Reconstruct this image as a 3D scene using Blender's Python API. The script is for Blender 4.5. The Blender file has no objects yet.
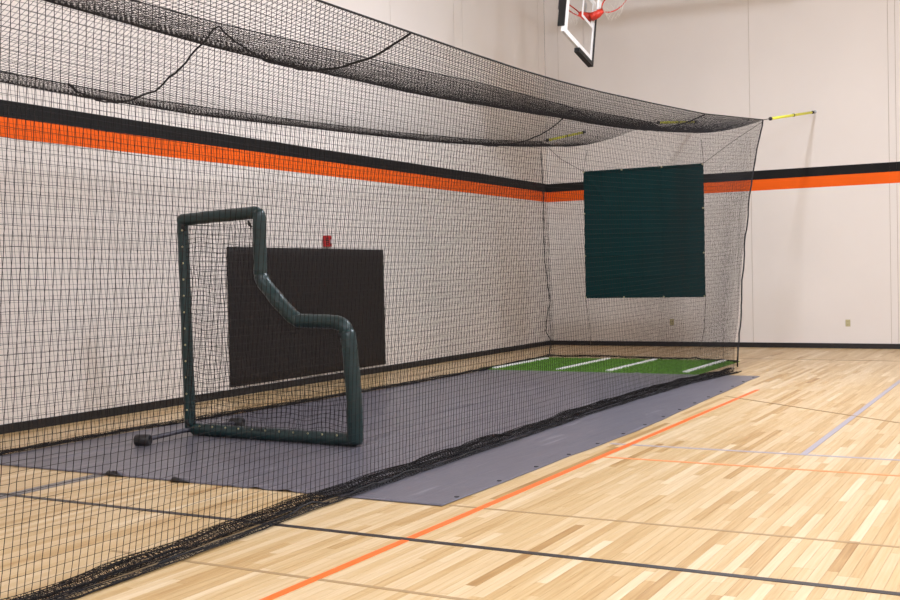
import bpy, math
import numpy as np
from mathutils import Matrix, Vector

S = bpy.context.scene
COL = S.collection
rng = np.random.default_rng(7)

# ------------------------------------------------------------------ camera
CR = np.array([0.87679397, 0.48038158, -0.02158434])
CU = np.array([0.00843308, 0.02951839, 0.99952866])
CF = np.array([-0.48079229, 0.87656272, -0.02183045])
CP = np.array([9.1624, -20.9854, 1.47])
FPX = 1103.9
cam = bpy.data.cameras.new('camera')
cam.sensor_width = 36.0
cam.lens = FPX / 900 * 36
cam.clip_start = 0.05
cam.clip_end = 200
camo = bpy.data.objects.new('camera', cam)
COL.objects.link(camo)
M4 = Matrix.Identity(4)
for i in range(3):
    M4[i][0], M4[i][1], M4[i][2], M4[i][3] = CR[i], CU[i], -CF[i], CP[i]
camo.matrix_world = M4
S.camera = camo

# ------------------------------------------------------------------ world, exposure
w = bpy.data.worlds.new('world')
S.world = w
w.use_nodes = True
w.node_tree.nodes['Background'].inputs[0].default_value = (0.9, 0.92, 1.0, 1)
w.node_tree.nodes['Background'].inputs[1].default_value = 0.05
S.view_settings.view_transform = 'Standard'
S.view_settings.look = 'None'
S.view_settings.gamma = 1
S.view_settings.use_curve_mapping = False
S.view_settings.exposure = 0.13
LIGHT_W = 265.0
GLOBE_W = 400.0
LIGHT_COL = (0.82, 0.88, 1.0)
LIGHT_SPOTS = [(5.65, -7.9, 'over the cage nearest the back wall'), (12.6, -7.9, 'over the open court nearest the back wall'),
               (9.6, -15.2, 'alone over the middle of the gym'), (5.65, -22.6, 'beside the near end of the cage'),
               (12.6, -22.6, 'over the open court behind the camera')]

# ------------------------------------------------------------------ helpers
def lin(c):
    c = c / 255.0
    return c / 12.92 if c <= 0.04045 else ((c + 0.055) / 1.055) ** 2.4

def rgb(r, g, b):
    return (lin(r), lin(g), lin(b), 1.0)

def mat(name, col, rough=0.6, metal=0.0, spec=0.5, coat=0.0, noise=None, bump=None):
    """noise=(scale, amount[, (sx,sy,sz)]) tints; bump=(scale, strength, distance)"""
    m = bpy.data.materials.new(name)
    m.use_nodes = True
    nt = m.node_tree
    b = nt.nodes['Principled BSDF']
    b.inputs['Base Color'].default_value = col
    b.inputs['Roughness'].default_value = rough
    b.inputs['Metallic'].default_value = metal
    b.inputs['Specular IOR Level'].default_value = spec
    b.inputs['Coat Weight'].default_value = coat
    b.inputs['Coat Roughness'].default_value = 0.15
    tc = nt.nodes.new('ShaderNodeTexCoord')
    if noise:
        mp = nt.nodes.new('ShaderNodeMapping')
        if len(noise) > 2:
            mp.inputs['Scale'].default_value = noise[2]
        nt.links.new(tc.outputs['Object'], mp.inputs[0])
        n = nt.nodes.new('ShaderNodeTexNoise')
        n.inputs['Scale'].default_value = noise[0]
        n.inputs['Detail'].default_value = 5
        nt.links.new(mp.outputs[0], n.inputs['Vector'])
        r = nt.nodes.new('ShaderNodeValToRGB')
        k = noise[1]
        r.color_ramp.elements[0].position = 0.25
        r.color_ramp.elements[1].position = 0.75
        r.color_ramp.elements[0].color = tuple(max(0, c * (1 - k)) for c in col[:3]) + (1,)
        r.color_ramp.elements[1].color = tuple(min(1, c * (1 + k)) for c in col[:3]) + (1,)
        nt.links.new(n.outputs['Fac'], r.inputs[0])
        nt.links.new(r.outputs[0], b.inputs['Base Color'])
    if bump:
        n2 = nt.nodes.new('ShaderNodeTexNoise')
        n2.inputs['Scale'].default_value = bump[0]
        n2.inputs['Detail'].default_value = 4
        nt.links.new(tc.outputs['Object'], n2.inputs['Vector'])
        bm_ = nt.nodes.new('ShaderNodeBump')
        bm_.inputs['Strength'].default_value = bump[1]
        bm_.inputs['Distance'].default_value = bump[2]
        nt.links.new(n2.outputs['Fac'], bm_.inputs['Height'])
        nt.links.new(bm_.outputs[0], b.inputs['Normal'])
    return m

class MB:
    """collects polygons; build() links them as one mesh object"""
    def __init__(self):
        self.v = []
        self.f = []
        self.n = 0
    def add(self, v, f):
        v = np.asarray(v, float).reshape(-1, 3)
        self.v.append(v)
        for q in f:
            self.f.append(tuple(int(i) + self.n for i in q))
        self.n += len(v)
        return self
    def box(self, lo, hi, bev=0.0):
        lo = np.array(lo, float); hi = np.array(hi, float)
        if bev <= 0:
            v = [[(lo, hi)[i & 1][0], (lo, hi)[(i >> 1) & 1][1], (lo, hi)[(i >> 2) & 1][2]] for i in range(8)]
            return self.add(v, [(0, 2, 3, 1), (4, 5, 7, 6), (0, 1, 5, 4), (2, 6, 7, 3), (0, 4, 6, 2), (1, 3, 7, 5)])
        import bmesh
        bm = bmesh.new()
        bmesh.ops.create_cube(bm, size=1)
        for q in bm.verts:
            q.co = Vector((lo + hi) / 2) + Vector([q.co[k] * (hi - lo)[k] for k in range(3)])
        bmesh.ops.bevel(bm, geom=bm.edges[:], offset=bev, segments=2, affect='EDGES', profile=0.5)
        bm.verts.index_update()
        v = [tuple(q.co) for q in bm.verts]
        f = [[q.index for q in fc.verts] for fc in bm.faces]
        bm.free()
        return self.add(v, f)
    def tube(self, pts, r, k=8, caps=True, closed=False):
        P = np.asarray(pts, float)
        n = len(P)
        r = np.broadcast_to(np.asarray(r, float), (n,))
        if closed:
            T = np.roll(P, -1, 0) - np.roll(P, 1, 0)
        else:
            T = np.gradient(P, axis=0)
        T /= np.linalg.norm(T, axis=1)[:, None] + 1e-12
        ref = np.array([0, 0, 1.0]) if abs(T[0][2]) < 0.9 else np.array([1.0, 0, 0])
        a = np.cross(T[0], ref); a /= np.linalg.norm(a)
        V = []
        for i in range(n):
            a = a - T[i] * (a @ T[i]); a /= np.linalg.norm(a)
            b = np.cross(T[i], a)
            for j in range(k):
                th = 2 * math.pi * j / k
                V.append(P[i] + r[i] * (a * math.cos(th) + b * math.sin(th)))
        F = []
        for i in range(n if closed else n - 1):
            i2 = (i + 1) % n
            for j in range(k):
                j2 = (j + 1) % k
                F.append((i * k + j, i * k + j2, i2 * k + j2, i2 * k + j))
        if caps and not closed:
            F.append(tuple(range(k - 1, -1, -1)))
            F.append(tuple((n - 1) * k + j for j in range(k)))
        return self.add(V, F)
    def lathe(self, c, axis, prof, k=16):
        """prof: list of (distance along axis, radius)"""
        c = np.array(c, float); ax = np.array(axis, float); ax /= np.linalg.norm(ax)
        ref = np.array([0, 0, 1.0]) if abs(ax[2]) < 0.9 else np.array([1.0, 0, 0])
        a = np.cross(ax, ref); a /= np.linalg.norm(a); b = np.cross(ax, a)
        V = [c + ax * d + max(q, 1e-4) * (a * math.cos(2 * math.pi * j / k) + b * math.sin(2 * math.pi * j / k)) for d, q in prof for j in range(k)]
        n = len(prof)
        F = [(i * k + j, i * k + (j + 1) % k, (i + 1) * k + (j + 1) % k, (i + 1) * k + j) for i in range(n - 1) for j in range(k)]
        F += [tuple(range(k - 1, -1, -1)), tuple((n - 1) * k + j for j in range(k))]
        return self.add(V, F)
    def sheet(self, G, thick=0.0):
        """G: (n,m,3) grid -> surface (both sides when thick>0)"""
        n, m, _ = G.shape
        idx = np.arange(n * m).reshape(n, m)
        F = np.stack([idx[:-1, :-1], idx[1:, :-1], idx[1:, 1:], idx[:-1, 1:]], -1).reshape(-1, 4)
        return self.add(G.reshape(-1, 3), F.tolist())
    def build(self, name, material, parent=None, smooth=False, solid=0.0, base=None):
        v = np.concatenate(self.v)
        off = np.array(base if base is not None else (parent.get('_b') if parent is not None and '_b' in parent else (0, 0, 0)), float)
        if parent is not None and parent.get('_b') is None and base is None:
            off = np.zeros(3)
        me = bpy.data.meshes.new(name)
        me.from_pydata((v - off).tolist(), [], self.f)
        me.materials.append(material)
        if smooth:
            me.polygons.foreach_set('use_smooth', [True] * len(me.polygons))
        o = bpy.data.objects.new(name, me)
        COL.objects.link(o)
        if parent is not None:
            o.parent = parent
            if '_b' in parent:
                o['_b'] = parent['_b']
        elif base is not None:
            o.location = base
            o['_b'] = tuple(base)
        if solid:
            md = o.modifiers.new('thickness', 'SOLIDIFY')
            md.thickness = solid
            md.offset = 0
        return o

def fast_mesh(name, V, F, material, parent=None, kind=None):
    """V (n,3), F (m,4) quads as numpy"""
    me = bpy.data.meshes.new(name)
    me.vertices.add(len(V))
    me.vertices.foreach_set('co', np.ascontiguousarray(V, dtype=np.float32).ravel())
    me.loops.add(F.size)
    me.loops.foreach_set('vertex_index', np.ascontiguousarray(F, dtype=np.int32).ravel())
    me.polygons.add(len(F))
    me.polygons.foreach_set('loop_start', np.arange(0, F.size, 4, dtype=np.int32))
    me.polygons.foreach_set('loop_total', np.full(len(F), 4, dtype=np.int32))
    me.update(calc_edges=True)
    me.shade_flat()
    me.materials.append(material)
    o = bpy.data.objects.new(name, me)
    COL.objects.link(o)
    if parent is not None:
        o.parent = parent
        if '_b' in parent:
            me.transform(Matrix.Translation(-Vector(parent['_b'])))
    if kind:
        o['kind'] = kind
    return o

def strands(P, r, k=3):
    """P (s,n,3): s polylines of n points -> tube verts and quads"""
    s, n, _ = P.shape
    T = np.gradient(P, axis=1)
    T /= np.linalg.norm(T, axis=2, keepdims=True) + 1e-12
    ref = np.where(np.abs(T[..., 2:3]) < 0.7, np.array([0, 0, 1.0]), np.array([1.0, 0.3, 0]))
    a = np.cross(T, ref); a /= np.linalg.norm(a, axis=2, keepdims=True) + 1e-12
    b = np.cross(T, a)
    th = np.arange(k) * 2 * np.pi / k
    V = P[:, :, None, :] + r * (a[:, :, None, :] * np.cos(th)[None, None, :, None] + b[:, :, None, :] * np.sin(th)[None, None, :, None])
    idx = np.arange(s * n * k).reshape(s, n, k)
    A = idx[:, :-1, :]; B = idx[:, 1:, :]
    F = np.stack([A, np.roll(A, -1, 2), np.roll(B, -1, 2), B], -1).reshape(-1, 4)
    return V.reshape(-1, 3), F

def net_arrays(G, r, r2=None):
    v1, f1 = strands(G, r)
    v2, f2 = strands(np.swapaxes(G, 0, 1), r2 or r)
    return np.concatenate([v1, v2]), np.concatenate([f1, f2 + len(v1)])

def merge(parts):
    V = []; F = []; n = 0
    for v, f in parts:
        V.append(v); F.append(f + n); n += len(v)
    return np.concatenate(V), np.concatenate(F)

def empty(name, loc, label=None, cat=None, group=None):
    o = bpy.data.objects.new(name, None)
    COL.objects.link(o)
    o.location = loc
    o['_b'] = tuple(float(q) for q in loc)
    o.empty_display_size = 0.2
    if label: o['label'] = label
    if cat: o['category'] = cat
    if group: o['group'] = group
    return o

def tag(o, label=None, cat=None, group=None, kind=None):
    if label: o['label'] = label
    if cat: o['category'] = cat
    if group: o['group'] = group
    if kind: o['kind'] = kind
    return o

class Wob:
    """smooth deterministic noise in (u, v)"""
    def __init__(self, seed, n=6, f0=0.5, f1=4.0):
        r = np.random.default_rng(seed)
        self.a = [(r.uniform(f0, f1), r.uniform(-f1, f1) * 0.5, r.uniform(0, 6.28), r.uniform(.4, 1)) for _ in range(n)]
        self.s = sum(q[3] for q in self.a)
    def __call__(self, u, v=0.0):
        return sum(q[3] * np.sin(q[0] * u + q[1] * v + q[2]) for q in self.a) / self.s * 1.6

def project(P):
    d = np.asarray(P, float) - CP
    z = d @ CF
    return 450 + FPX * (d @ CR) / z, 300 - FPX * (d @ CU) / z, z

# ------------------------------------------------------------------ materials
M_wall = mat('painted_precast', rgb(228, 220, 213), 0.62, noise=(0.6, 0.03), bump=(90, 0.05, 0.002))
M_joint = mat('joint_sealant', rgb(178, 164, 146), 0.8)
M_black = mat('black_paint', rgb(22, 21, 21), 0.7, spec=0.2, noise=(3, 0.15))
M_orange = mat('orange_paint', rgb(236, 96, 14), 0.7, spec=0.2, noise=(2, 0.05))
M_base = mat('black_rubber_base', rgb(20, 18, 19), 0.55)
M_ceil = mat('ceiling_paint', rgb(226, 222, 216), 0.8, noise=(1, 0.03))
M_twine = mat('black_twine', rgb(25, 22, 23), 0.8, spec=0.3)
M_rope = mat('black_rope', rgb(22, 20, 21), 0.8, bump=(150, 0.4, 0.004))
M_mat = None
M_green = mat('dark_green_vinyl', rgb(13, 42, 44), 0.36, spec=0.5, bump=(14, 0.35, 0.012), noise=(6, 0.15))
M_drop = mat('green_canvas', rgb(1, 44, 45), 0.85, spec=0.12, noise=(2.5, 0.10), bump=(5, 0.25, 0.02))
M_pad = mat('dark_brown_vinyl', rgb(31, 27, 27), 0.6, spec=0.3, noise=(2, 0.08), bump=(120, 0.1, 0.002))
M_padw = mat('pad_backer', rgb(60, 48, 38), 0.7)
M_turf = mat('green_turf', rgb(98, 144, 48), 0.95, noise=(30, 0.35), bump=(220, 1.0, 0.01))
M_white = mat('white_paint', rgb(238, 238, 236), 0.5)
M_grom = mat('brass_grommet', rgb(190, 186, 150), 0.35, metal=0.7)
M_yellow = mat('yellow_bungee', rgb(232, 232, 84), 0.6, spec=0.2, noise=(40, 0.15))
M_steel = mat('galvanised_steel', rgb(150, 150, 150), 0.4, metal=0.8)
M_red = mat('red_plastic', rgb(178, 20, 26), 0.35)
M_rim = mat('orange_red_rim', rgb(205, 52, 34), 0.4)
M_lens = mat('clear_strobe_lens', rgb(225, 215, 215), 0.15)
M_plate = mat('ivory_plate', rgb(188, 178, 136), 0.45)
M_dark = mat('dark_slot', rgb(40, 36, 32), 0.6)
M_rubber = mat('black_wheel_rubber', rgb(28, 27, 30), 0.5)
M_grey = mat('grey_steel_tube', rgb(74, 72, 80), 0.45, metal=0.4)
M_wnet = mat('white_cord', rgb(226, 220, 208), 0.8)
M_bpad = mat('black_edge_padding', rgb(20, 20, 21), 0.5)
M_fixture = mat('white_enamel', rgb(225, 225, 222), 0.35)
M_cord = mat('thin_grey_cord', rgb(96, 90, 86), 0.8)

def tarp_mat():
    m = mat('grey_vinyl_tarp', rgb(98, 95, 108), 0.36, spec=0.5)
    nt = m.node_tree; b = nt.nodes['Principled BSDF']
    tc = nt.nodes['Texture Coordinate'] if 'Texture Coordinate' in nt.nodes else nt.nodes.new('ShaderNodeTexCoord')
    mp = nt.nodes.new('ShaderNodeMapping'); mp.inputs['Scale'].default_value = (2.4, 0.35, 1)
    mp.inputs['Rotation'].default_value = (0, 0, -0.06)
    n = nt.nodes.new('ShaderNodeTexNoise'); n.inputs['Scale'].default_value = 3.0; n.inputs['Detail'].default_value = 6
    nt.links.new(tc.outputs['Object'], mp.inputs[0]); nt.links.new(mp.outputs[0], n.inputs['Vector'])
    bp = nt.nodes.new('ShaderNodeBump'); bp.inputs['Strength'].default_value = 0.35; bp.inputs['Distance'].default_value = 0.03
    nt.links.new(n.outputs['Fac'], bp.inputs['Height']); nt.links.new(bp.outputs[0], b.inputs['Normal'])
    r = nt.nodes.new('ShaderNodeValToRGB')
    r.color_ramp.elements[0].color = rgb(86, 83, 91); r.color_ramp.elements[1].color = rgb(104, 101, 110)
    nt.links.new(n.outputs['Fac'], r.inputs[0])
    # long pale streaks of sheen painted into the vinyl colour
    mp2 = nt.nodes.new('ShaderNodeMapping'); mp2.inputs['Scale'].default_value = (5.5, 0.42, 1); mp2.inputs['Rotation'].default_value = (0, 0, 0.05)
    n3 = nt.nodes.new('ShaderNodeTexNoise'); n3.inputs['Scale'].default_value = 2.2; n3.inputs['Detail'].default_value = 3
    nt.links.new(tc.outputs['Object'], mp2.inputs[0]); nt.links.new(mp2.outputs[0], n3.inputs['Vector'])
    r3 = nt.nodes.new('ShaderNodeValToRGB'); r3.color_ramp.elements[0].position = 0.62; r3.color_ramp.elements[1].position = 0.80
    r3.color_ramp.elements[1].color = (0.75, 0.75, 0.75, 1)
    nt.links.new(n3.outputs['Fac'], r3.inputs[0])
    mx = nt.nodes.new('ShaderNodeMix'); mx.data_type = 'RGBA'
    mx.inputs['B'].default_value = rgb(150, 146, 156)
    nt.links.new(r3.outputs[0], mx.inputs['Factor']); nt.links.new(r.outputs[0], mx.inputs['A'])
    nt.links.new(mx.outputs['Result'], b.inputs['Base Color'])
    return m
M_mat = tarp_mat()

def wood_mat():
    m = bpy.data.materials.new('maple_strip')
    m.use_nodes = True
    nt = m.node_tree; b = nt.nodes['Principled BSDF']
    at = nt.nodes.new('ShaderNodeAttribute'); at.attribute_name = 'tone'
    geo = nt.nodes.new('ShaderNodeNewGeometry')
    mp = nt.nodes.new('ShaderNodeMapping'); mp.inputs['Scale'].default_value = (55, 1.8, 1)
    add = nt.nodes.new('ShaderNodeVectorMath'); add.operation = 'ADD'
    sc = nt.nodes.new('ShaderNodeVectorMath'); sc.operation = 'SCALE'; sc.inputs[0].default_value = (37.1, 91.7, 13.3)
    nt.links.new(at.outputs['Fac'], sc.inputs['Scale'])
    nt.links.new(geo.outputs['Position'], mp.inputs[0])
    nt.links.new(mp.outputs[0], add.inputs[0]); nt.links.new(sc.outputs[0], add.inputs[1])
    n = nt.nodes.new('ShaderNodeTexNoise'); n.inputs['Scale'].default_value = 1.0; n.inputs['Detail'].default_value = 5; n.inputs['Roughness'].default_value = 0.6
    nt.links.new(add.outputs[0], n.inputs['Vector'])
    mr = nt.nodes.new('ShaderNodeMath'); mr.operation = 'MULTIPLY_ADD'; mr.inputs[1].default_value = 0.85; 
    nt.links.new(n.outputs['Fac'], mr.inputs[0])
    m2 = nt.nodes.new('ShaderNodeMath'); m2.operation = 'SUBTRACT'; m2.inputs[1].default_value = 0.43
    nt.links.new(at.outputs['Fac'], mr.inputs[2]); nt.links.new(mr.outputs[0], m2.inputs[0])
    r = nt.nodes.new('ShaderNodeValToRGB')
    e = r.color_ramp.elements
    e[0].position = 0.0; e[0].color = rgb(150, 112, 64)
    e[1].position = 1.0; e[1].color = rgb(214, 192, 158)
    for pos, c in ((0.25, (174, 138, 88)), (0.5, (192, 162, 116)), (0.75, (203, 177, 138))):
        q = e.new(pos); q.color = rgb(*c)
    nt.links.new(m2.outputs[0], r.inputs[0]); nt.links.new(r.outputs[0], b.inputs['Base Color'])
    b.inputs['Roughness'].default_value = 0.36
    b.inputs['Specular IOR Level'].default_value = 0.32
    return m
M_wood = wood_mat()
M_sub = mat('subfloor', rgb(120, 86, 50), 0.8)

# ------------------------------------------------------------------ room
RX, RY, RZ = 17.0, -28.0, 8.0
floor = MB().box((-0.3, RY - 0.3, -0.2), (RX + 0.3, 0.3, -0.022)).build('floor', M_sub)
tag(floor, 'pale maple strip gym floor with painted court lines', kind='structure')

# plank layout: strips 57 mm wide running along the left wall
PW = 0.0572
GAP = 0.0007
planks = []
nx = int(RX / PW)
for i in range(nx):
    y = RY - rng.uniform(0, 0.8)
    x0 = i * PW
    while y < 0:
        L = float(rng.choice([0.45, 0.7, 0.95, 1.25, 1.6, 2.1])) * rng.uniform(0.85, 1.15)
        planks.append((x0 + GAP, x0 + PW - GAP, max(y, RY) + GAP, min(y + L, 0) - GAP))
        y += L
planks = np.array([q for q in planks if q[3] - q[2] > 0.05])
tone = np.clip(rng.normal(0.58, 0.155, len(planks)), 0.08, 1.0)
cx = (planks[:, 0] + planks[:, 1]) / 2; cy = (planks[:, 2] + planks[:, 3]) / 2
def corner_px(a, b):
    return project(np.stack([planks[:, a], planks[:, b], np.zeros(len(planks))], -1))
q4 = [corner_px(0, 2), corner_px(1, 2), corner_px(1, 3), corner_px(0, 3)]
ok = np.ones(len(planks), bool)
for u, v_, z in q4:
    ok &= (z > 0.5)
mx, my, mz = project(np.stack([cx, cy, 0 * cx], -1))
ok &= (mx > 5) & (mx < 895) & (my < 598) & (my > 300)
ok &= ~((cx > 1.3) & (cx < 5.78) & (cy > -14.9) & (cy < -3.2))
area = np.zeros(len(planks))
for k in range(4):
    u1, v1, _ = q4[k]; u2, v2, _ = q4[(k + 1) % 4]
    area += np.clip(u1, -50, 950) * np.clip(v2, 0, 620) - np.clip(u2, -50, 950) * np.clip(v1, 0, 620)
area = np.where(ok, np.abs(area), 0)
big = set(np.argsort(-area)[:300].tolist())
BOXF = np.array([(4, 5, 6, 7), (0, 1, 5, 4), (1, 2, 6, 5), (2, 3, 7, 6), (3, 0, 4, 7)])
def plank_v(q, ox=0, oy=0):
    x0, x1, y0, y1 = q[0] - ox, q[1] - ox, q[2] - oy, q[3] - oy
    return np.array([(x0, y0, -.02), (x1, y0, -.02), (x1, y1, -.02), (x0, y1, -.02), (x0, y0, 0), (x1, y0, 0), (x1, y1, 0), (x0, y1, 0)])
def set_tone(me, vals):
    a = me.attributes.new('tone', 'FLOAT', 'POINT')
    a.data.foreach_set('value', np.ascontiguousarray(vals, dtype=np.float32))
restV = []; restF = []; restT = []
for i, q in enumerate(planks):
    if i in big:
        o = fast_mesh('plank', plank_v(q, cx[i], cy[i]), BOXF, M_wood, floor)
        o.location = (cx[i], cy[i], 0)
        set_tone(o.data, [tone[i]] * 8)
    else:
        restV.append(plank_v(q)); restF.append(BOXF + 8 * len(restT)); restT.append(tone[i])
o = fast_mesh('plank_field', np.concatenate(restV), np.concatenate(restF), M_wood, floor, 'stuff')
set_tone(o.data, np.repeat(restT, 8))

def line(x0, y0, x1, y1, wd, m, label, z=0.002):
    d = np.array([x1 - x0, y1 - y0], float); d /= np.linalg.norm(d); n = np.array([-d[1], d[0]]) * wd / 2
    mb = MB()
    pts = [(x0 + n[0], y0 + n[1]), (x0 - n[0], y0 - n[1]), (x1 - n[0], y1 - n[1]), (x1 + n[0], y1 + n[1])]
    V = [(a, b, 0.0001) for a, b in pts] + [(a, b, z) for a, b in pts]
    mb.add(V, [(4, 5, 6, 7), (0, 1, 5, 4), (1, 2, 6, 5), (2, 3, 7, 6), (3, 0, 4, 7)])
    o = mb.build('court_line', m, floor)
    o['label'] = label
    return o
M_lorange = mat('orange_line_paint', rgb(226, 104, 36), 0.4, spec=0.3)
M_lorange2 = mat('thin_orange_line_paint', rgb(222, 140, 84), 0.4, spec=0.3)
M_lblack = mat('black_line_paint', rgb(44, 38, 38), 0.4, spec=0.3)
M_lviolet = mat('lavender_line_paint', rgb(160, 154, 164), 0.4, spec=0.3)
M_ltan = mat('tan_line_paint', rgb(158, 130, 92), 0.4, spec=0.3)
M_lgrey = mat('grey_line_paint', rgb(104, 98, 96), 0.35)
line(5.97, -27, 5.97, -7.4, 0.052, M_lorange, 'orange sideline running along the floor beside the grey mat')
line(6.0, -12.72, 14, -12.72, 0.045, M_lorange2, 'thin pale orange line crossing the floor')
line(2.6, -15.72, 14, -15.72, 0.05, M_lblack, 'black line crossing the front of the floor', 0.0026)
line(7.41, -12.03, 7.41, -2.7, 0.05, M_lviolet, 'lavender line running away towards the back wall')
line(5.8, -12.05, 14, -12.05, 0.05, M_lviolet, 'lavender line crossing the floor', 0.0015)
line(5.78, -8.2, 7.88, -9.92, 0.035, M_ltan, 'thin brown line slanting across the floor', 0.0026)
line(7.88, -9.92, 11.5, -12.3, 0.035, M_ltan, 'thin brown line continuing across the floor', 0.0026)
line(4.6, -16.6, 14, -16.62, 0.03, M_ltan, 'thin tan line near the front', 0.0015)
line(5.75, -14.82, 14, -14.85, 0.03, M_ltan, 'thin tan line crossing the floor', 0.0015)
line(2.72, -26, 2.72, -14.7, 0.13, M_lgrey, 'grey line leading to the near edge of the mat')
line(1.0, -2.68, 14, -2.68, 0.04, M_ltan, 'thin tan baseline near the back wall', 0.0015)

# walls
Z1, Z2, Z3 = 2.944, 3.148, 3.317
JG = 0.007
def wall(name, axis, joints, lo, hi, label, sign=1, at=0.0, stripe=True):
    """axis 0: wall plane x=at with pieces along y; axis 1: plane y=at, pieces along x. sign: inward direction"""
    def bx(mb, a, b, d0, d1, z0, z1):
        d0, d1 = sorted((at + sign * d0, at + sign * d1))
        if axis == 0: mb.box((d0, a, z0), (d1, b, z1))
        else: mb.box((a, d0, z0), (b, d1, z1))
        return mb
    root = bx(MB(), lo, hi, -0.30, -0.009, -0.02, RZ).build(name, M_joint)
    tag(root, label, kind='structure')
    ed = [lo] + sorted(joints) + [hi]
    for a, b in zip(ed[:-1], ed[1:]):
        bx(MB(), a + JG / 2, b - JG / 2, -0.009, 0.0, -0.02, RZ).build('wall_panel', M_wall, root)
        if stripe:
            s = bx(MB(), a + .0002, b - .0002, 0.0, 0.0012, Z2, Z3).build('painted_stripe', M_black, root); s['label'] = 'black painted stripe'
            s = bx(MB(), a + .0002, b - .0002, 0.0, 0.0012, Z1, Z2).build('painted_stripe', M_orange, root); s['label'] = 'orange painted stripe'
    return root
jl = [-0.32, -3.61, -3.93, -6.04, -8.0, -8.32, -12.0, -12.32, -16.0, -16.32, -20.0, -20.32, -24.0, -24.32]
jb = [0.29, 4.16, 6.6, 6.72, 10.6, 10.72, 14.5]
wall('wall_left', 0, jl, RY, 0.0, 'cream painted concrete panel wall with black and orange stripes behind the cage', 1, 0.0)
wall('wall_back', 1, jb, 0.0, RX, 'cream painted back wall with black and orange stripes behind the green backdrop', -1, 0.0)
wall('wall_right', 0, [-4, -8, -12, -16, -20, -24], RY, 0.0, 'cream side wall out of view on the right', -1, RX)
wall('wall_front', 1, [4, 8, 12], 0.0, RX, 'cream end wall behind the camera', 1, RY)
c = MB().box((-0.3, RY - 0.3, RZ), (RX + 0.3, 0.3, RZ + 0.2)).build('ceiling', M_ceil)
tag(c, 'high painted gym ceiling', kind='structure')
def baseb(name, lo, hi, label):
    o = MB().box(lo, hi).build(name, M_base)
    tag(o, label, kind='structure')
baseb('baseboard_left', (0.0, RY, 0.0), (0.014, -0.014, 0.092), 'black rubber baseboard along the left wall')
baseb('baseboard_back', (0.0, -0.014, 0.0), (RX, 0.0, 0.092), 'black rubber baseboard along the back wall')
baseb('baseboard_right', (RX - 0.014, RY, 0.0), (RX, -0.014, 0.092), 'black rubber baseboard along the right wall')
baseb('baseboard_front', (0.014, RY, 0.0), (RX - 0.014, RY + 0.014, 0.092), 'black rubber baseboard along the end wall')

# ------------------------------------------------------------------ high bay lamps (above the frame)
def emit_mat():
    m = bpy.data.materials.new('lamp_diffuser'); m.use_nodes = True
    b = m.node_tree.nodes['Principled BSDF']
    b.inputs['Emission Color'].default_value = LIGHT_COL + (1,)
    b.inputs['Emission Strength'].default_value = 6.0
    return m
M_emit = emit_mat()
for (x, y, where) in LIGHT_SPOTS:
    t = empty('high_bay_lamp', (x, y, 7.2), 'round high bay lamp hung ' + where, 'lamp', 'high bay lamps under the ceiling')
    MB().lathe((x, y, 7.2), (0, 0, 1), [(0.0, 0.30), (0.06, 0.30), (0.16, 0.24), (0.26, 0.13), (0.32, 0.10), (0.32, 0.0)], 24).build('reflector', M_fixture, t, True)
    MB().lathe((x, y, 7.18), (0, 0, 1), [(0, 0.0), (0, 0.27), (0.02, 0.27), (0.02, 0.0)], 24).build('diffuser', M_emit, t)
    MB().tube([(x, y, 7.5), (x, y, RZ)], 0.012, 8).build('stem', M_steel, t)
    la = bpy.data.lights.new('high_bay_light', 'AREA'); la.shape = 'DISK'; la.size = 0.56
    la.energy = LIGHT_W; la.color = LIGHT_COL; la.spread = math.radians(170)
    lo_ = bpy.data.objects.new('high_bay_light', la); COL.objects.link(lo_); lo_.parent = t; lo_.location = (0, 0, -0.035)
    la = bpy.data.lights.new('high_bay_glow', 'POINT'); la.shadow_soft_size = 0.24; la.energy = GLOBE_W; la.color = LIGHT_COL
    lo_ = bpy.data.objects.new('high_bay_glow', la); COL.objects.link(lo_); lo_.parent = t; lo_.location = (0, 0, -0.26)

# unseen duct, added only to throw the soft band of shade on the back wall
t = empty('shade_duct', (5.0, -2.5, 6.66), 'unseen round grey duct added below the ceiling to shade the back wall', 'duct')
MB().tube([(1.9, -2.5, 6.664), (5.2, -2.5, 6.60)], 0.075, 20).build('duct_pipe', M_steel, t, True)
for x in (2.1, 3.5, 4.9):
    z = 6.70 - 0.1 * x / 5.2
    MB().tube([(x - 0.02, -2.5, z), (x + 0.02, -2.5, z)], 0.086, 20).build('coupling_band', M_steel, t, True)
    MB().tube([(x, -2.5, z + 0.1), (x, -2.5, RZ)], 0.005, 6).build('hanger_rod', M_steel, t)

# ------------------------------------------------------------------ floor coverings
# grey tarp
MX0, MX1, MY0, MY1 = 1.30, 5.74, -14.88, -5.70
t = empty('ground_mat', ((MX0 + MX1) / 2, (MY0 + MY1) / 2, 0.0), 'dark grey vinyl mat spread on the floor of the batting cage', 'mat')
nxg, nyg = 300, 170
gx = np.linspace(MX0, MX1, nxg); gy = np.linspace(MY0, MY1, nyg)
GX, GY = np.meshgrid(gx, gy, indexing='ij')
mxl = np.interp(GY, [-14.9, -12.7, -10.5, -8, -5.4], [1.19, 1.20, 1.36, 1.47, 1.44])
mxr = np.interp(GY, [-14.9, -11.2, -5.7], [5.72, 5.77, 5.60])
GX = mxl + (mxr - mxl) * (GX - MX0) / (MX1 - MX0)
wb = Wob(3, 8, 0.8, 5)
GZ = 0.004 + 0.0022 * (1 + wb(GX, GY * 0.7)) * 0.6
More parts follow.
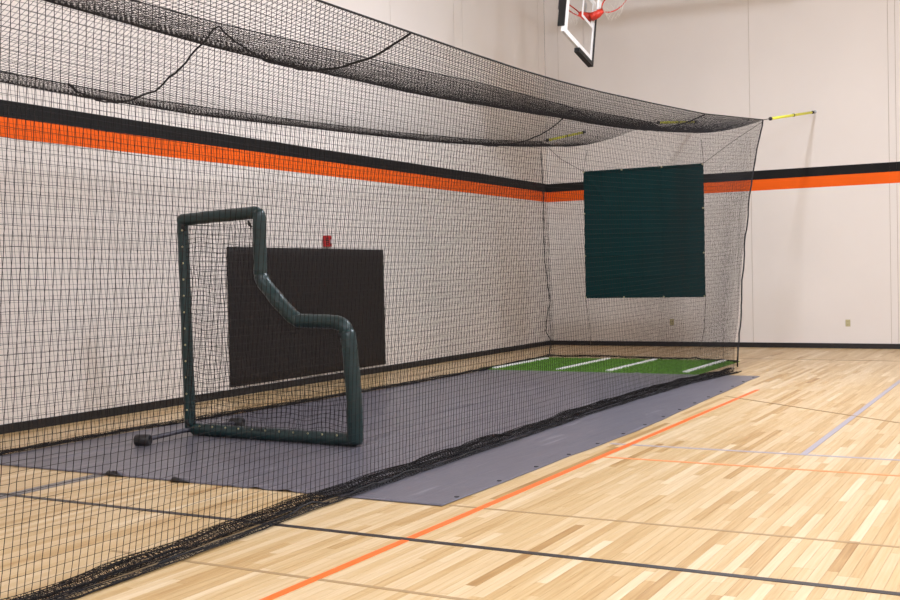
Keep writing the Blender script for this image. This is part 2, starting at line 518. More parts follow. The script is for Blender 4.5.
# a few long creases that run across the mat
cr = np.random.default_rng(5)
for _ in range(34):
    xc, yc, L, ang, h = cr.uniform(1.6, 5.0), cr.uniform(-14.6, -6), cr.uniform(.3, 1.2), math.pi / 2 + cr.normal(0.0, .10), cr.uniform(.005, .013)
    dx = (GX - xc) * math.cos(ang) + (GY - yc) * math.sin(ang); dy = -(GX - xc) * math.sin(ang) + (GY - yc) * math.cos(ang)
    GZ += h * np.exp(-(dx / L) ** 2 - (dy / 0.045) ** 2)
# edge curls along the near edge
EX, EY = GX.copy(), GY.copy()
for xc, wd, h in ((2.84, .07, .030), (3.50, .06, .022), (4.22, .05, .012), (4.48, .06, .012)):
    k = h * np.exp(-((GX - xc) / wd) ** 2) * np.exp(-((GY - MY0) / 0.09) ** 2)
    GZ += k
    EY += 0.7 * k
EX += 0.010 * wb(GY * 1.5, 2.0) * (np.abs(GX - MX1) < 0.3)
mb = MB(); mb.sheet(np.stack([EX, EY, GZ], -1))
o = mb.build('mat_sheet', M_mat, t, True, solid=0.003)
for i, yy in enumerate(np.arange(-14.6, -5.8, 0.62)):
    MB().lathe((float(np.interp(yy, [-14.9, -11.2, -5.7], [5.72, 5.77, 5.60])) - 0.045, yy, 0.007), (0, 0, 1), [(0, .006), (0, .017), (.004, .017), (.004, .006)], 10).build('grommet', M_rubber, t)
for xx in (2.84, 3.50):
    MB().tube([(xx - .07, MY0 - .004, .006), (xx - .02, MY0 - .014, .022), (xx + .03, MY0 - .012, .016), (xx + .12, MY0 - .004, .006)], [.004, .022, .015, .004], 8).build('curled_edge', M_rubber, t, True)

# turf
TX0, TX1, TY0, TY1 = 1.28, 4.74, -5.74, -3.36
t = empty('turf_mat', ((TX0 + TX1) / 2, (TY0 + TY1) / 2, 0.0), 'green artificial turf batting mat with four white lines below the backdrop', 'turf')
mb = MB().box((TX0, TY0, 0.0), (TX1, TY1, 0.012), 0.004); mb.build('turf_backing', M_turf, t)
g = np.random.default_rng(11); N = 22000
bxp = np.stack([g.uniform(TX0 + .01, TX1 - .01, N), g.uniform(TY0 + .01, TY1 - .01, N), np.full(N, .011)], -1)
an = g.uniform(0, 6.28, N); dv = np.stack([np.cos(an), np.sin(an), 0 * an], -1) * 0.004
tip = bxp + np.stack([g.normal(0, .006, N), g.normal(0, .006, N), g.uniform(.012, .022, N)], -1)
V = np.stack([bxp - dv, bxp + dv, tip + dv * .3, tip - dv * .3], 1).reshape(-1, 3)
fast_mesh('turf_pile', V, np.arange(4 * N).reshape(N, 4), M_turf, t, 'stuff')
for xx, ya, yb in ((1.50, -5.62, -3.6), (2.56, -5.58, -3.45), (3.37, -5.62, -3.45), (4.51, -5.55, -3.42)):
    mb = MB().box((xx - .042, ya, 0.010), (xx + .042, yb, 0.034), 0.004)
    mb.build('white_line', M_white, t)

# ------------------------------------------------------------------ batting cage net
SP = 0.0476
TW = 0.0020
YN = -20.6
def zR(y): return np.interp(y, [-21, -18, -15.4, -13.4, -12.4, -11.6, -10.56, -9.0, -6.78, -3.5], [3.42, 3.22, 3.178, 3.19, 3.203, 3.226, 3.27, 3.357, 3.495, 3.79])
def zL(y): return np.interp(y, [-21, -18, -14.2, -12.4, -9.8, -7.4, -4.9, -2.34], [3.6, 3.42, 3.368, 3.36, 3.434, 3.532, 3.677, 3.887])
def zC(y): return np.interp(y, [-21, -18, -14.87, -13.9, -12.8, -11.0, -9.16, -6.2, -2.7], [3.8, 3.62, 3.571, 3.583, 3.62, 3.684, 3.765, 3.83, 4.01])
def sag(y): return np.interp(y, [-21, -14, -8, -2.4], [.30, .315, .29, .19])
XR, XC, XL = 5.2, 3.15, 0.95
ny = int((-3.0 - YN) / SP)
U = np.linspace(0, 1, ny)
Y0 = YN + U * (-3.0 - YN)
def backshift(ytarget, u=U):
    """moves the last stretch of the columns so that the end lands on ytarget"""
    s = np.clip((u - 0.72) / 0.28, 0, 1); s = s * s * (3 - 2 * s) * 0.5 + s * 0.5
    return s * (ytarget + 3.0)
jit = np.random.default_rng(21)
def jitter(G, a):
    return G + jit.normal(0, a, G.shape)
# edges of the back end
def edgeR(v):   # v: 0 floor .. 1 top
    z = np.array([0.0, .39, .88, 1.6, 2.5, 3.285, 3.79]) / 3.79
    return np.interp(v, z, [-5.13, -5.10, -4.90, -4.73, -4.43, -3.94, -3.52])
def edgeL(v):
    return np.interp(v, [0, .3, 1], [-2.95, -2.75, -2.45])
cage = empty('batting_cage_net', (3.1, -12.0, 0.0), 'long black batting cage net hung from cables around the grey mat and turf', 'net')

# right (near) panel
nv = int(3.25 / SP)
Vv = np.linspace(0, 1, nv)
def xbR(y): return np.interp(y, [-21, -17, -15.3, -13.8, -9.7, -7, -5.0], [5.06, 5.05, 4.93, 4.90, 4.84, 4.92, 5.14])
w1, w2, w3 = Wob(31, 6, .4, 2.5), Wob(32, 6, .5, 3), Wob(33, 6, .3, 1.6)
def right_panel():
    G = np.zeros((ny, nv, 3))
    for j, v in enumerate(Vv):
        y = Y0 + backshift(edgeR(v)) + (1 - v) ** 2 * 0.16 * w3(Y0, 1.0)
        zt = zR(y)
        x = xbR(y) + (XR - xbR(y)) * v ** 1.3 + 0.045 * w1(y, 2.5 * v) * np.sin(np.pi * min(1, v + .12) * .95)
        z = 0.015 + v * (zt - 0.015) - 0.012 * (1 - v) * v * w2(y, v)
        G[:, j] = np.stack([x, y, z], -1)
    return jitter(G, 0.0010)
GR = right_panel()
V, F = net_arrays(np.swapaxes(GR, 0, 1), TW * .62, TW * 1.08)
o = fast_mesh('side_net', V, F, M_twine, cage, 'stuff'); o['label'] = 'near side panel of black square mesh netting'
# gathered hem along the floor
def hem(yline, xline, rows, spread, height, seed, turns=2.4):
    """slack net rolled into a loose bundle along the floor"""
    n = len(yline)
    wa, wb_, wc = Wob(seed, 5, .8, 5), Wob(seed + 5, 5, 1, 6), Wob(seed + 9, 6, 5, 18)
    G = np.zeros((n, rows, 3))
    for k in range(rows):
        q = k / (rows - 1)
        th_ = 0.4 + turns * 2 * np.pi * q + 0.5 * wc(yline, k * .7)
        rad = (1 - 0.55 * q) * (1 + 0.10 * wb_(yline, k * .5))
        G[:, k] = np.stack([xline + 0.008 * wa(yline) + spread / 2 * rad * np.cos(th_), yline + 0.012 * wc(yline * 1.3, k),
                            np.maximum(0.004, height / 2 * (1 + rad * np.sin(th_)) * (1 + .15 * wa(yline * 1.4)))], -1)
    return G
hy = np.linspace(-20.5, -5.3, int(15.4 / SP * 1.15))
G1 = hem(hy, xbR(hy) - 0.01, 22, 0.145, 0.08, 400)
G2 = hem(hy + .013, xbR(hy) + 0.09, 9, 0.06, 0.03, 700, 1.2)
V, F = merge([net_arrays(G1, TW), net_arrays(G2, TW)])
o = fast_mesh('gathered_hem', V, F, M_twine, cage, 'stuff'); o['label'] = 'slack netting bunched on the floor along the near side'

# left (far) panel
def xbL(y): return np.interp(y, [-21, -14.5, -12.7, -10.5, -8, -5.4, -2.9], [1.16, 1.17, 1.17, 1.33, 1.45, 1.42, 1.32])
w4, w5 = Wob(41, 6, .4, 2.5), Wob(42, 6, .3, 1.6)
GL = np.zeros((ny, nv, 3))
for j, v in enumerate(Vv):
    y = Y0 + backshift(edgeL(v)) + (1 - v) ** 2 * 0.12 * w5(Y0, 1.0)
    x = xbL(y) + (XL - xbL(y)) * v + 0.04 * w4(y, 2.5 * v) * np.sin(np.pi * v)
    GL[:, j] = np.stack([x, y, 0.015 + v * (zL(y) - 0.015)], -1)
GL = jitter(GL, 0.0006)
V, F = net_arrays(np.swapaxes(GL, 0, 1), TW * .65, TW * 1.05)
o = fast_mesh('side_net', V, F, M_twine, cage, 'stuff'); o['label'] = 'far side panel of black netting beside the left wall'
hy2 = np.linspace(-20.5, -3.0, int(17.5 / SP * 1.05))
V, F = net_arrays(hem(hy2, xbL(hy2), 10, 0.07, 0.05, 900, 1.5), TW * 1.15)
o = fast_mesh('gathered_hem', V, F, M_twine, cage, 'stuff'); o['label'] = 'slack netting along the floor on the far side'

# roof, two sagging bays between three cables
def roof_edge_y(t):   # t 0 right .. 0.5 centre .. 1 left
    base = np.interp(t, [0, .5, 1], [-3.52, -2.72, -2.42])
    bay = np.where(t < .5, t / .5, (t - .5) / .5)
    return base - 0.42 * 4 * bay * (1 - bay)
def roof_point(y, t):
    x = np.interp(t, [0, .5, 1], [XR, XC, XL])
    if t <= .5:
        b = t / .5; z = zR(y) * (1 - b) + zC(y) * b
    else:
        b = (t - .5) / .5; z = zC(y) * (1 - b) + zL(y) * b
    return x, z - sag(y) * (1.0 if t <= .5 else 1.14) * 4 * b * (1 - b)
nt_ = 2 * int(2.2 / SP) + 1
TT = np.linspace(0, 1, nt_)
w6 = Wob(51, 6, .6, 3)
GT = np.zeros((ny, nt_, 3))
for j, tt in enumerate(TT):
    y = Y0 + backshift(float(roof_edge_y(np.array(tt))))
    x, z = roof_point(y, tt)
    b = (tt % .5) / .5
    GT[:, j] = np.stack([x + 0 * y, y, z + 0.005 * w6(y, tt * 4) * 4 * b * (1 - b)], -1)
GT = jitter(GT, 0.0006)
V, F = net_arrays(GT, TW * .95)
o = fast_mesh('roof_net', V, F, M_twine, cage, 'stuff'); o['label'] = 'netting roof sagging in two bays between three cables'

# back panel
nb = int(3.7 / SP)
GB = np.zeros((nt_, nb, 3))
topB = GT[-1]
w7 = Wob(61, 6, .6, 3)
for j, v in enumerate(np.linspace(0, 1, nb)):
    tt = TT
    xb = np.interp(tt, [0, 1], [5.14, 1.30])
    yb = -2.95 - 0.10 * w7(xb * 1.3) * 0.6 + (edgeR(0.0) + 2.95) * (1 - tt) ** 7 - 0.45 * (1 - tt) ** 2
    zb = 0.012 + 0 * tt
    # bottom to top, with right edge following the pulled corner
    y = yb + (topB[:, 1] - yb) * v ** 1.6
    y = np.where(tt < 0.12, y + (edgeR(v) - y) * (1 - tt / 0.12) ** 1.2, y)
    x = xb + (topB[:, 0] - xb) * v
    z = zb + (topB[:, 2] - zb) * v
    y = y + 0.02 * w7(x, v * 5) * np.sin(np.pi * v)
    GB[:, j] = np.stack([x, y, z], -1)
GB = jitter(GB, 0.0006)
V, F = net_arrays(GB, TW * .45)
o = fast_mesh('back_net', V, F, M_twine, cage, 'stuff'); o['label'] = 'end panel of black netting behind the turf'
hx = np.linspace(1.3, 4.75, 110)
yb_ = np.interp(hx, [1.3, 2.2, 3.2, 4.2, 4.75], [-3.0, -2.93, -3.10, -3.30, -3.5])
G = hem(hx, hx * 0, 8, 0.05, 0.04, 1200, 1.3)
G = np.stack([np.repeat(hx[:, None], 8, 1) + 0 * G[..., 0], yb_[:, None] + G[..., 0], G[..., 2]], -1)
V, F = net_arrays(G, TW * 1.1)
o = fast_mesh('gathered_hem', V, F, M_twine, cage, 'stuff'); o['label'] = 'slack netting on the floor behind the turf'
# near end panel
GE = np.zeros((nt_, nb, 3))
for j, v in enumerate(np.linspace(0, 1, nb)):
    xb = np.interp(TT, [0, 1], [5.06, 1.16])
    x = xb + (GT[0][:, 0] - xb) * v
    GE[:, j] = np.stack([x, YN + 0 * x + 0.03 * w7(x, v * 4), 0.012 + (GT[0][:, 2] - 0.012) * v], -1)
V, F = net_arrays(GE, TW)
o = fast_mesh('end_net', V, F, M_twine, cage, 'stuff'); o['label'] = 'end panel of black netting at the near end'

# cables and ropes
def rope(name, pts, r, label=None, k=6, wig=0.0, seed=0, m=None, parent=cage, n=None):
    P = np.array(pts, float)
    if n:
        s = np.linspace(0, len(P) - 1, n); P = np.stack([np.interp(s, np.arange(len(P)), P[:, c]) for c in range(3)], -1)
    if wig:
        r_ = np.random.default_rng(seed)
        q = r_.normal(0, wig, P.shape); q = (q + np.roll(q, 1, 0) + np.roll(q, -1, 0)) / 1.7; q[0] = q[-1] = 0
        P = P + q
    o = MB().tube(P, r, k).build(name, m or M_rope, parent, True)
    if label: o['label'] = label
    return o
ys = np.linspace(YN, -3.52, 90)
rope('top_cable', [(XR, y, zR(y) + .004) for y in ys], 0.0075, 'cable along the near top edge')
ys = np.linspace(YN, -2.72, 90)
rope('top_cable', [(XC, y, zC(y) + .004) for y in ys], 0.0055, 'cable along the middle of the roof')
ys = np.linspace(YN, -2.42, 90)
rope('top_cable', [(XL, y, zL(y) + .004) for y in ys], 0.0065, 'cable along the far top edge')
def seam(yR, yC, yL, seed):
    tt = np.linspace(0, 1, 60)
    yy = np.interp(tt, [0, .5, 1], [yR, yC, yL])
    P = []
    for a, b in zip(tt, yy):
        x, z = roof_point(b, a); P.append((x, b, float(z) - 0.006))
    rope('seam_rope', P, 0.0085, 'black rope laced across the roof', 6, 0.008, seed)
seam(-14.26, -13.92, -13.45, 1)
seam(-6.78, -6.18, -5.6, 2)
zs = np.linspace(0.02, 1, 40)
rope('corner_rope', [(np.interp(v, [0, 1], [5.15, XR]), float(edgeR(v)), v * 3.79) for v in zs], 0.011, 'thick rope down the near back corner', 8, 0.006, 3)
rope('corner_rope', [(5.16, -5.1, .42), (5.13, -5.0, .30), (5.0, -4.5, .12), (4.8, -3.75, .03), (4.6, -3.45, .015)], 0.011, 'rope curling from the corner to the floor', 6, 0.004, 9, n=24)
zl = [(0.95, -2.42, 3.885), (1.0, -2.5, 2.8), (1.05, -2.6, 1.72), (1.12, -2.6, 1.15), (1.13, -2.58, .95), (1.09, -2.66, .62), (1.09, -2.68, .44), (1.2, -2.72, .24), (1.24, -2.9, .04)]
rope('corner_rope', zl, 0.0075, 'rope hanging down the far back corner', 6, 0.006, 4, n=40)
hx2 = np.linspace(1.3, 4.6, 60)
rope('hem_rope', [(a, float(np.interp(a, [1.3, 2.2, 3.2, 4.2, 4.6], [-3.0, -2.93, -3.10, -3.30, -3.45])) , 0.022) for a in hx2], 0.010, 'rope along the floor behind the turf', 6, 0.012, 5)
hy3 = np.linspace(-20.4, -5.1, 150)
rope('hem_rope', [(xbR(a) + 0.07, a, 0.012) for a in hy3], 0.007, 'rope along the floor on the near side', 6, 0.010, 6)
rope('hem_rope', [(xbR(a) - 0.05, a, 0.014) for a in hy3], 0.007, 'inner rope along the floor on the near side', 6, 0.014, 16)
hy4 = np.linspace(-20.4, -3.0, 150)
rope('hem_rope', [(xbL(a), a, 0.02) for a in hy4], 0.012, 'rope along the floor on the far side', 6, 0.010, 7)
rope('corner_tie', [(XL, -13.47, zL(-13.47) + .01), (XL + .05, -13.46, zL(-13.4) - .02), (XL + .09, -13.45, zL(-13.4) - .08)], 0.012, None, 6)

# bungees from the back corners to the wall
def bungee(a, b, label):
    a = np.array(a, float); b = np.array(b, float)
    d = b - a
    t = empty('bungee_cord', tuple(b), label, 'bungee cord', 'bungee cords tying the net to the back wall')
    rope('bungee_rope', [a, a + d * .14], 0.006, None, 6, parent=t)
    rope('yellow_sleeve', [a + d * .14, a + d * .92], 0.023, None, 10, parent=t, m=M_yellow)
    rope('wall_hook', [a + d * .92, a + d * .99], 0.006, None, 6, parent=t, m=M_steel)
    for k in (.13, .55, .95):
        MB().lathe(a + d * (k - .012), d, [(0, .014), (.01, .029), (.05, .029), (.06, .014)], 10).build('knot', M_rubber, t, True)
    MB().lathe(b + np.array([0, -0.004, 0]), (0, 1, 0), [(-.035, .008), (-.012, .012), (-.010, .030), (0.004, .030)], 12).build('wall_plate', M_steel, t)
bungee((XR, -3.52, 3.79), (5.34, -0.004, 4.32), 'yellow bungee cord at the near top corner of the net')
bungee((XC, -2.72, 4.01), (3.15, -0.004, 4.325), 'yellow bungee cord at the middle of the net roof')
bungee((XL, -2.42, 3.885), (0.85, -0.004, 4.32), 'yellow bungee cord at the far top corner by the room corner')

# ------------------------------------------------------------------ green backdrop
BX0, BX1, BZ0, BZ1, BY = 2.093, 4.177, 1.036, 3.207, -3.25
t = empty('hitting_backdrop', ((BX0 + BX1) / 2, BY, BZ0), 'square dark green canvas backdrop hung on the end net', 'backdrop')
gx = np.linspace(BX0, BX1, 160); gz = np.linspace(BZ0, BZ1, 160)
GX, GZ_ = np.meshgrid(gx, gz, indexing='ij')
wbk = Wob(71, 7, 1, 5)
GYb = BY + 0.008 * wbk(GX, GZ_ * 2)
for k in range(1, 6):   # packing folds
    fx = BX0 + (BX1 - BX0) * k / 6; GYb -= 0.011 * np.exp(-((GX - fx) / .012) ** 2)
for k in range(1, 6):
    fz = BZ0 + (BZ1 - BZ0) * k / 6; GYb -= 0.011 * np.exp(-((GZ_ - fz) / .012) ** 2)
dd = np.abs((GX - BX0) * 0.80 + (GZ_ - BZ1) * 0.60)
GYb -= 0.016 * np.exp(-(dd / .03) ** 2) * np.clip(1 - (GX - BX0) / 0.9, 0, 1) * (GX - BX0 > .05)
GYb -= 0.010 * np.exp(-((np.abs((GX - BX1) * 0.7 - (GZ_ - BZ1) * 0.5)) / .04) ** 2) * np.clip(1 - (BX1 - GX) / .8, 0, 1)
MB().sheet(np.stack([GX, GYb, GZ_], -1)).build('canvas', M_drop, t, True, solid=0.003)
hemw = 0.03
for (a, b) in (((BX0, BZ0), (BX1, BZ0 + hemw)), ((BX0, BZ1 - hemw), (BX1, BZ1))):
    MB().box((a[0], BY - .018, a[1]), (b[0], BY - .011, b[1])).build('hem_band', M_drop, t)
for zz in np.linspace(BZ0, BZ1, 4):
    for xx in np.linspace(BX0, BX1, 4):
        if xx in (BX0, BX1) or zz in (BZ0, BZ1):
            xq = min(max(xx, BX0 + .012), BX1 - .012); zq = min(max(zz, BZ0 + .014), BZ1 - .014)
            MB().lathe((xq, BY - .024, zq), (0, 1, 0), [(0, .006), (0, .015), (.006, .015), (.006, .006)], 10).build('grommet', M_grom, t)
def tie(pts): rope('tie_cord', pts, 0.0045, None, 5, parent=t, m=M_cord)
tie([(BX1, BY, BZ1), (4.7, -3.36, 3.52), (XR, -3.5, 3.77)])
tie([(BX1, BY, BZ1), (4.12, -3.15, 3.6)])
tie([(BX0, BY, BZ1), (1.5, -2.85, 3.50), (XL + .05, -2.45, 3.86)])
tie([(BX0, BY, BZ1), (2.05, -2.95, 3.6)])
tie([(BX1, BY, BZ0), (4.13, -3.2, .5), (4.07, -3.25, .16)])
tie([(BX0, BY, BZ0), (2.1, -3.1, .5), (2.09, -3.05, .2)])

# ------------------------------------------------------------------ L screen
A = np.array([1.88, -12.97, 0.0]); Dv = np.array([3.82, -13.03, 0.0]) - A; Dv /= np.linalg.norm(Dv)
Nn = np.array([-Dv[1], Dv[0], 0.0])
def SC(s, z, n=0.0): return A + Dv * s + Nn * n + np.array([0, 0, z])
scr = empty('l_screen', tuple(SC(0.98, 0)), 'dark green padded L-shaped pitching screen standing on the grey mat', 'pitching screen')
def pad_tube(name, pts, r, label=None, wr=0.0, seed=0):
    P = np.array([SC(*q) for q in pts]); 
    # resample
    d = np.r_[0, np.cumsum(np.linalg.norm(np.diff(P, axis=0), axis=1))]
    n = max(8, int(d[-1] / 0.03)); s = np.linspace(0, d[-1], n)
    P = np.stack([np.interp(s, d, P[:, c]) for c in range(3)], -1)
    rr = np.full(n, r)
    rr = rr * (1 + wr * Wob(seed, 5, 8, 40)(s))
    rr[0] *= .82; rr[-1] *= .82
    o = MB().tube(P, rr, 16).build(name, M_green, scr, True)
    if label: o['label'] = label
    return o
R1 = 0.058
pad_tube('padded_tube', [(0.03, 0.05), (0.015, 1.0), (0.0, 2.06)], 0.053, 'tall padded post', .04, 81)
pad_tube('padded_tube', [(-0.03, 2.055), (0.4, 2.072), (0.88, 2.085), (0.945, 2.07)], 0.058, 'padded top rail', .04, 82)
pad_tube('padded_tube', [(0.925, 2.10), (0.945, 2.05), (0.94, 1.8), (0.94, 1.50)], 0.062, 'padded upper post', .03, 83)
pad_tube('padded_tube', [(0.935, 1.53), (0.97, 1.45), (1.15, 1.265), (1.30, 1.135), (1.38, 1.095)], 0.066, 'slanting padded tube with worn cover', .05, 84)
pad_tube('padded_tube', [(1.33, 1.10), (1.6, 1.095), (1.80, 1.085), (1.87, 1.05), (1.90, 0.98)], 0.063, 'padded middle rail', .04, 85)
pad_tube('padded_tube', [(1.895, 1.02), (1.92, 0.85), (1.955, 0.4), (1.955, 0.03)], 0.07, 'short padded post', .03, 86)
pad_tube('padded_tube', [(0.06, 0.066), (0.5, 0.064), (1.4, 0.066), (1.97, 0.066)], 0.058, 'padded bottom rail', .04, 87)
# net sheet lashed to the frame
sp2 = 0.042
ss = np.arange(0.03, 1.93, sp2); zz = np.arange(0.07, 2.07, sp2)
def ztop(s): return np.interp(s, [0, .94, .941, 1.36, 1.9, 1.95], [2.07, 2.07, 1.5, 1.10, 1.06, .9])
def smax(z): return np.interp(z, [0, .9, 1.06, 1.10, 1.5, 2.07], [1.95, 1.92, 1.88, 1.36, .94, .94])
wn, wn2 = Wob(91, 6, 2, 9), Wob(92, 6, 2, 9)
def netpt(s, z): return SC(s + 0.018 * wn(z * 2, s * 3), z + 0.016 * wn2(s * 2, z * 3) - 0.02 * np.sin(np.pi * s / 1.9), -0.03 + 0.03 * wn(s, z))
parts = []
for s in ss:
    zs_ = np.linspace(0.06, ztop(s), max(3, int((ztop(s) - .06) / 0.03)))
    P = np.array([netpt(s, q) for q in zs_])[None]
    parts.append(strands(P, 0.0023))
for z in zz:
    se = np.linspace(0.02, smax(z), max(3, int(smax(z) / 0.03)))
    P = np.array([netpt(q, z) for q in se])[None]
    parts.append(strands(P, 0.0023))
V, F = merge(parts)
o = fast_mesh('screen_net', V, F, M_twine, scr, 'stuff'); o['label'] = 'black mesh laced inside the frame'
# lacing grommets
def groms(pts):
    for (s, z) in pts:
        MB().lathe(SC(s, z, -0.049), -Nn, [(0, .005), (.006, .010), (.010, .010), (.012, .004)], 8).build('lacing_eyelet', M_grom, scr)
groms([(0.045, z) for z in np.arange(0.25, 2.0, 0.155)])
groms([(s, 0.105) for s in np.arange(0.2, 1.9, 0.16)])
for s, z in ((0.06, 1.98), (0.875, 1.98), (0.05, 0.13), (1.86, 0.98)):
    MB().tube([SC(s - .02, z + .03, -.05), SC(s, z, -.062), SC(s + .02, z - .03, -.05)], [.008, .016, .008], 8).build('corner_tie', M_rope, scr, True)
# cross foot with wheels
W1 = np.array([1.97, -13.66, 0.055]); W2 = np.array([2.02, -12.42, 0.055])
foot = MB().tube([W1, (1.92, -13.1, .06), (1.95, -12.97, .06), W2], 0.022, 8).build('cross_foot', M_grey, scr, True)
for Wc in (W1, W2):
    ax = np.array([0.95, 0.3, 0.0]); ax /= np.linalg.norm(ax)
    o = MB().lathe(Wc - ax * .07, ax, [(.012, .022), (0, .034), (0, .045), (.01, .053), (.13, .053), (.14, .045), (.14, .034), (.128, .022)], 18).build('wheel', M_rubber, foot, True)

# ------------------------------------------------------------------ wall pad and alarm
PY0, PY1, PZ0, PZ1 = -10.12, -6.44, 0.125, 1.893
t = empty('wall_pad', (0, (PY0 + PY1) / 2, PZ0), 'large dark brown vinyl safety pad mounted low on the left wall', 'wall pad')
MB().box((0.0, PY0 + .03, PZ0 + .03), (0.014, PY1 - .03, PZ1 - .03)).build('backing_board', M_padw, t)
n1, n2 = 60, 40
gy = np.linspace(PY0, PY1, n1); gz = np.linspace(PZ0, PZ1, n2)
GY2, GZ2 = np.meshgrid(gy, gz, indexing='ij')
ed = np.minimum(np.minimum(GY2 - PY0, PY1 - GY2), np.minimum(GZ2 - PZ0, PZ1 - GZ2))
GX2 = 0.014 + 0.040 * np.clip(ed / 0.06, 0, 1) ** 0.5 + 0.002 * Wob(95, 6, 1, 4)(GY2, GZ2)
MB().sheet(np.stack([GX2, GY2, GZ2], -1)[:, ::-1]).build('padded_cover', M_pad, t, True)
MB().tube([(0.016, PY0, PZ0), (0.016, PY1, PZ0), (0.016, PY1, PZ1), (0.016, PY0, PZ1)], 0.006, 6, closed=True).build('piping', M_pad, t)

AY, AZ = -7.94, 2.0
t = empty('fire_alarm', (0.0, AY, AZ - .07), 'small red fire alarm horn with strobe on the left wall above the pad', 'fire alarm')
MB().box((0.0, AY - .085, AZ - .075), (0.05, AY + .085, AZ + .085), .012).build('alarm_body', M_red, t)
MB().box((0.05, AY + .015, AZ - .03), (0.085, AY + .07, AZ + .03), .012).build('strobe_lens', M_lens, t)
for k in range(4):
    MB().box((0.05, AY - .07, AZ - .05 + k * .03), (0.055, AY - .005, AZ - .038 + k * .03)).build('horn_slot', M_dark, t)

def outlet(x, z, label):
    t = empty('outlet_cover', (x, 0, z), label, 'outlet', 'outlet covers on the back wall')
    MB().box((x - .042, -.008, z - .062), (x + .042, 0, z + .062), .003).build('cover_plate', M_plate, t)
    for dz in (-.028, .028):
        r = MB().box((x - .018, -.011, z + dz - .016), (x + .018, -.008, z + dz + .016)).build('socket', M_plate, t)
        for dx in (-.007, .007):
            MB().box((x + dx - .0015, -.012, z + dz - .006), (x + dx + .0015, -.011, z + dz + .006)).build('slot', M_dark, r)
outlet(5.865, 0.461, 'small ivory outlet cover on the bare back wall near the right')
outlet(2.589, 0.475, 'small ivory outlet cover on the back wall seen through the end net')

# ------------------------------------------------------------------ hoisted basketball hoop
ro = math.radians(-14.2)   # the stowed unit hangs rolled in its own plane
He = np.array([0, math.cos(ro), math.sin(ro)]); Hu = np.array([0, -math.sin(ro), math.cos(ro)]); Hn = np.array([1.0, 0, 0])
Na = np.array([2.5, -5.006, 5.230]); BL = 1.20
Hm = Na + He * BL / 2; N0 = Hn; Zv = np.array([0, 0, 1.0])
def HP(e, n, u): return Hm + He * e + Hn * n + Hu * u
hoop = empty('basketball_hoop', tuple(Hm), 'raised glass basketball backboard with red rim above the cage', 'basketball hoop')
def hbox(name, e0, e1, n0, n1, u0, u1, m, parent=None):
    V = [HP((e0, e1)[i & 1], (n0, n1)[(i >> 1) & 1], (u0, u1)[(i >> 2) & 1]) for i in range(8)]
    return MB().add(V, [(0, 2, 3, 1), (4, 5, 7, 6), (0, 1, 5, 4), (2, 6, 7, 3), (0, 4, 6, 2), (1, 3, 7, 5)]).build(name, m, parent or hoop)
def glass_mat():
    m = bpy.data.materials.new('backboard_glass'); m.use_nodes = True
    nt = m.node_tree; nt.nodes.clear()
    out = nt.nodes.new('ShaderNodeOutputMaterial'); mx = nt.nodes.new('ShaderNodeMixShader')
    tr = nt.nodes.new('ShaderNodeBsdfTransparent'); tr.inputs[0].default_value = (0.86, 0.92, 0.88, 1)
    gl = nt.nodes.new('ShaderNodeBsdfGlossy'); gl.inputs['Roughness'].default_value = 0.03
    fr = nt.nodes.new('ShaderNodeFresnel'); fr.inputs[0].default_value = 1.35
    nt.links.new(fr.outputs[0], mx.inputs[0]); nt.links.new(tr.outputs[0], mx.inputs[1]); nt.links.new(gl.outputs[0], mx.inputs[2])
    nt.links.new(mx.outputs[0], out.inputs[0])
    return m
M_glass = glass_mat()
BW, BH = BL / 2, 1.05
bd = hbox('glass_board', -BW + .06, BW - .03, -.006, .006, .03, BH - .03, M_glass)
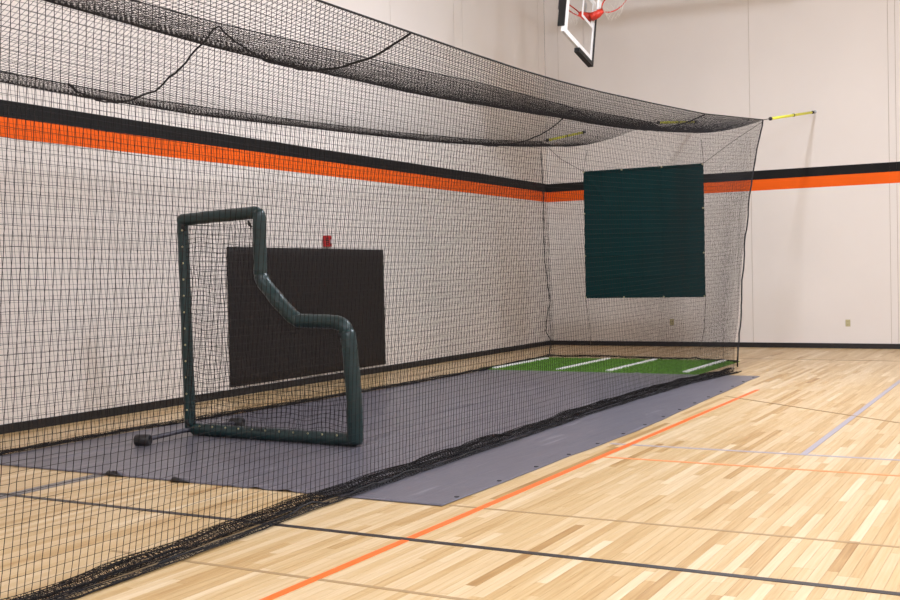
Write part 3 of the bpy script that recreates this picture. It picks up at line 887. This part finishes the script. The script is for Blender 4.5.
for (e0, e1, u0, u1) in ((-BW, BW, 0, .085), (-BW, BW, BH - .05, BH), (-BW, -BW + .13, .085, BH - .05), (BW - .06, BW, .085, BH - .05)):
    hbox('board_frame', e0, e1, -.035, .012, u0, u1, M_white)
for (e0, e1, u0, u1) in ((.06, .52, .56, .61), (.06, .52, .96, 1.0), (.06, .11, .61, .96), (.47, .52, .61, .96)):
    hbox('target_line', e0, e1, .0065, .0085, u0, u1, M_white, bd)
hbox('edge_padding', -BW - .03, -BW - .001, -.09, .02, .09, .7, M_bpad)
hbox('edge_padding', .02, BW + .03, -.06, .03, -.07, -.001, M_bpad)
hbox('edge_padding', BW + .001, BW + .04, -.06, .03, -.07, .8, M_bpad)
# breakaway rim, pulled upwards
rb = math.radians(33)
ra = Hn * math.cos(rb) + Hu * math.sin(rb)
RC0 = HP(0.44, 0.08, 0.73)
rr = 0.2286
RC = RC0 + ra * (0.15 + rr)
th = np.linspace(0, 2 * np.pi, 33)[:-1]
rim = MB().tube([RC + He * rr * math.cos(a) + ra * rr * math.sin(a) for a in th], 0.011, 8, closed=True).build('rim', M_rim, hoop, True)
MB().tube([HP(.44, .012, .72), RC0 + ra * .05, RC0 + ra * .15], [.075, .065, .045], 12).build('rim_bracket', M_rim, hoop, True)
hbox('bracket_plate', .38, .50, .12, .15, .82, 1.0, M_white)
mb = MB()
for k in range(12):
    a0 = 2 * np.pi * k / 12
    for sg in (1, -1):
        P = []
        for q in np.linspace(0, 1, 7):
            aa = a0 + sg * q * 0.9; r_ = rr * (1 - .45 * q ** .7)
            P.append(RC + He * r_ * math.cos(aa) + ra * r_ * math.sin(aa) - Zv * (.01 + .20 * q))
        mb.tube(P, 0.0022, 4)
mb.build('rim_net', M_wnet, hoop)
for e in (-.30, .30):
    q0 = HP(e, -.22, 1.25)
    MB().tube([HP(e, -.04, .25), HP(e, -.22, .55), q0, np.array([q0[0], q0[1], RZ])], 0.035, 10).build('support_mast', M_grey, hoop, True)
for u in (.3, .8):
    MB().tube([HP(-.5, -.06, u), HP(.5, -.06, u)], 0.028, 8).build('cross_brace', M_grey, hoop, True)

for ob in bpy.data.objects:
    if '_b' in ob:
        del ob['_b']
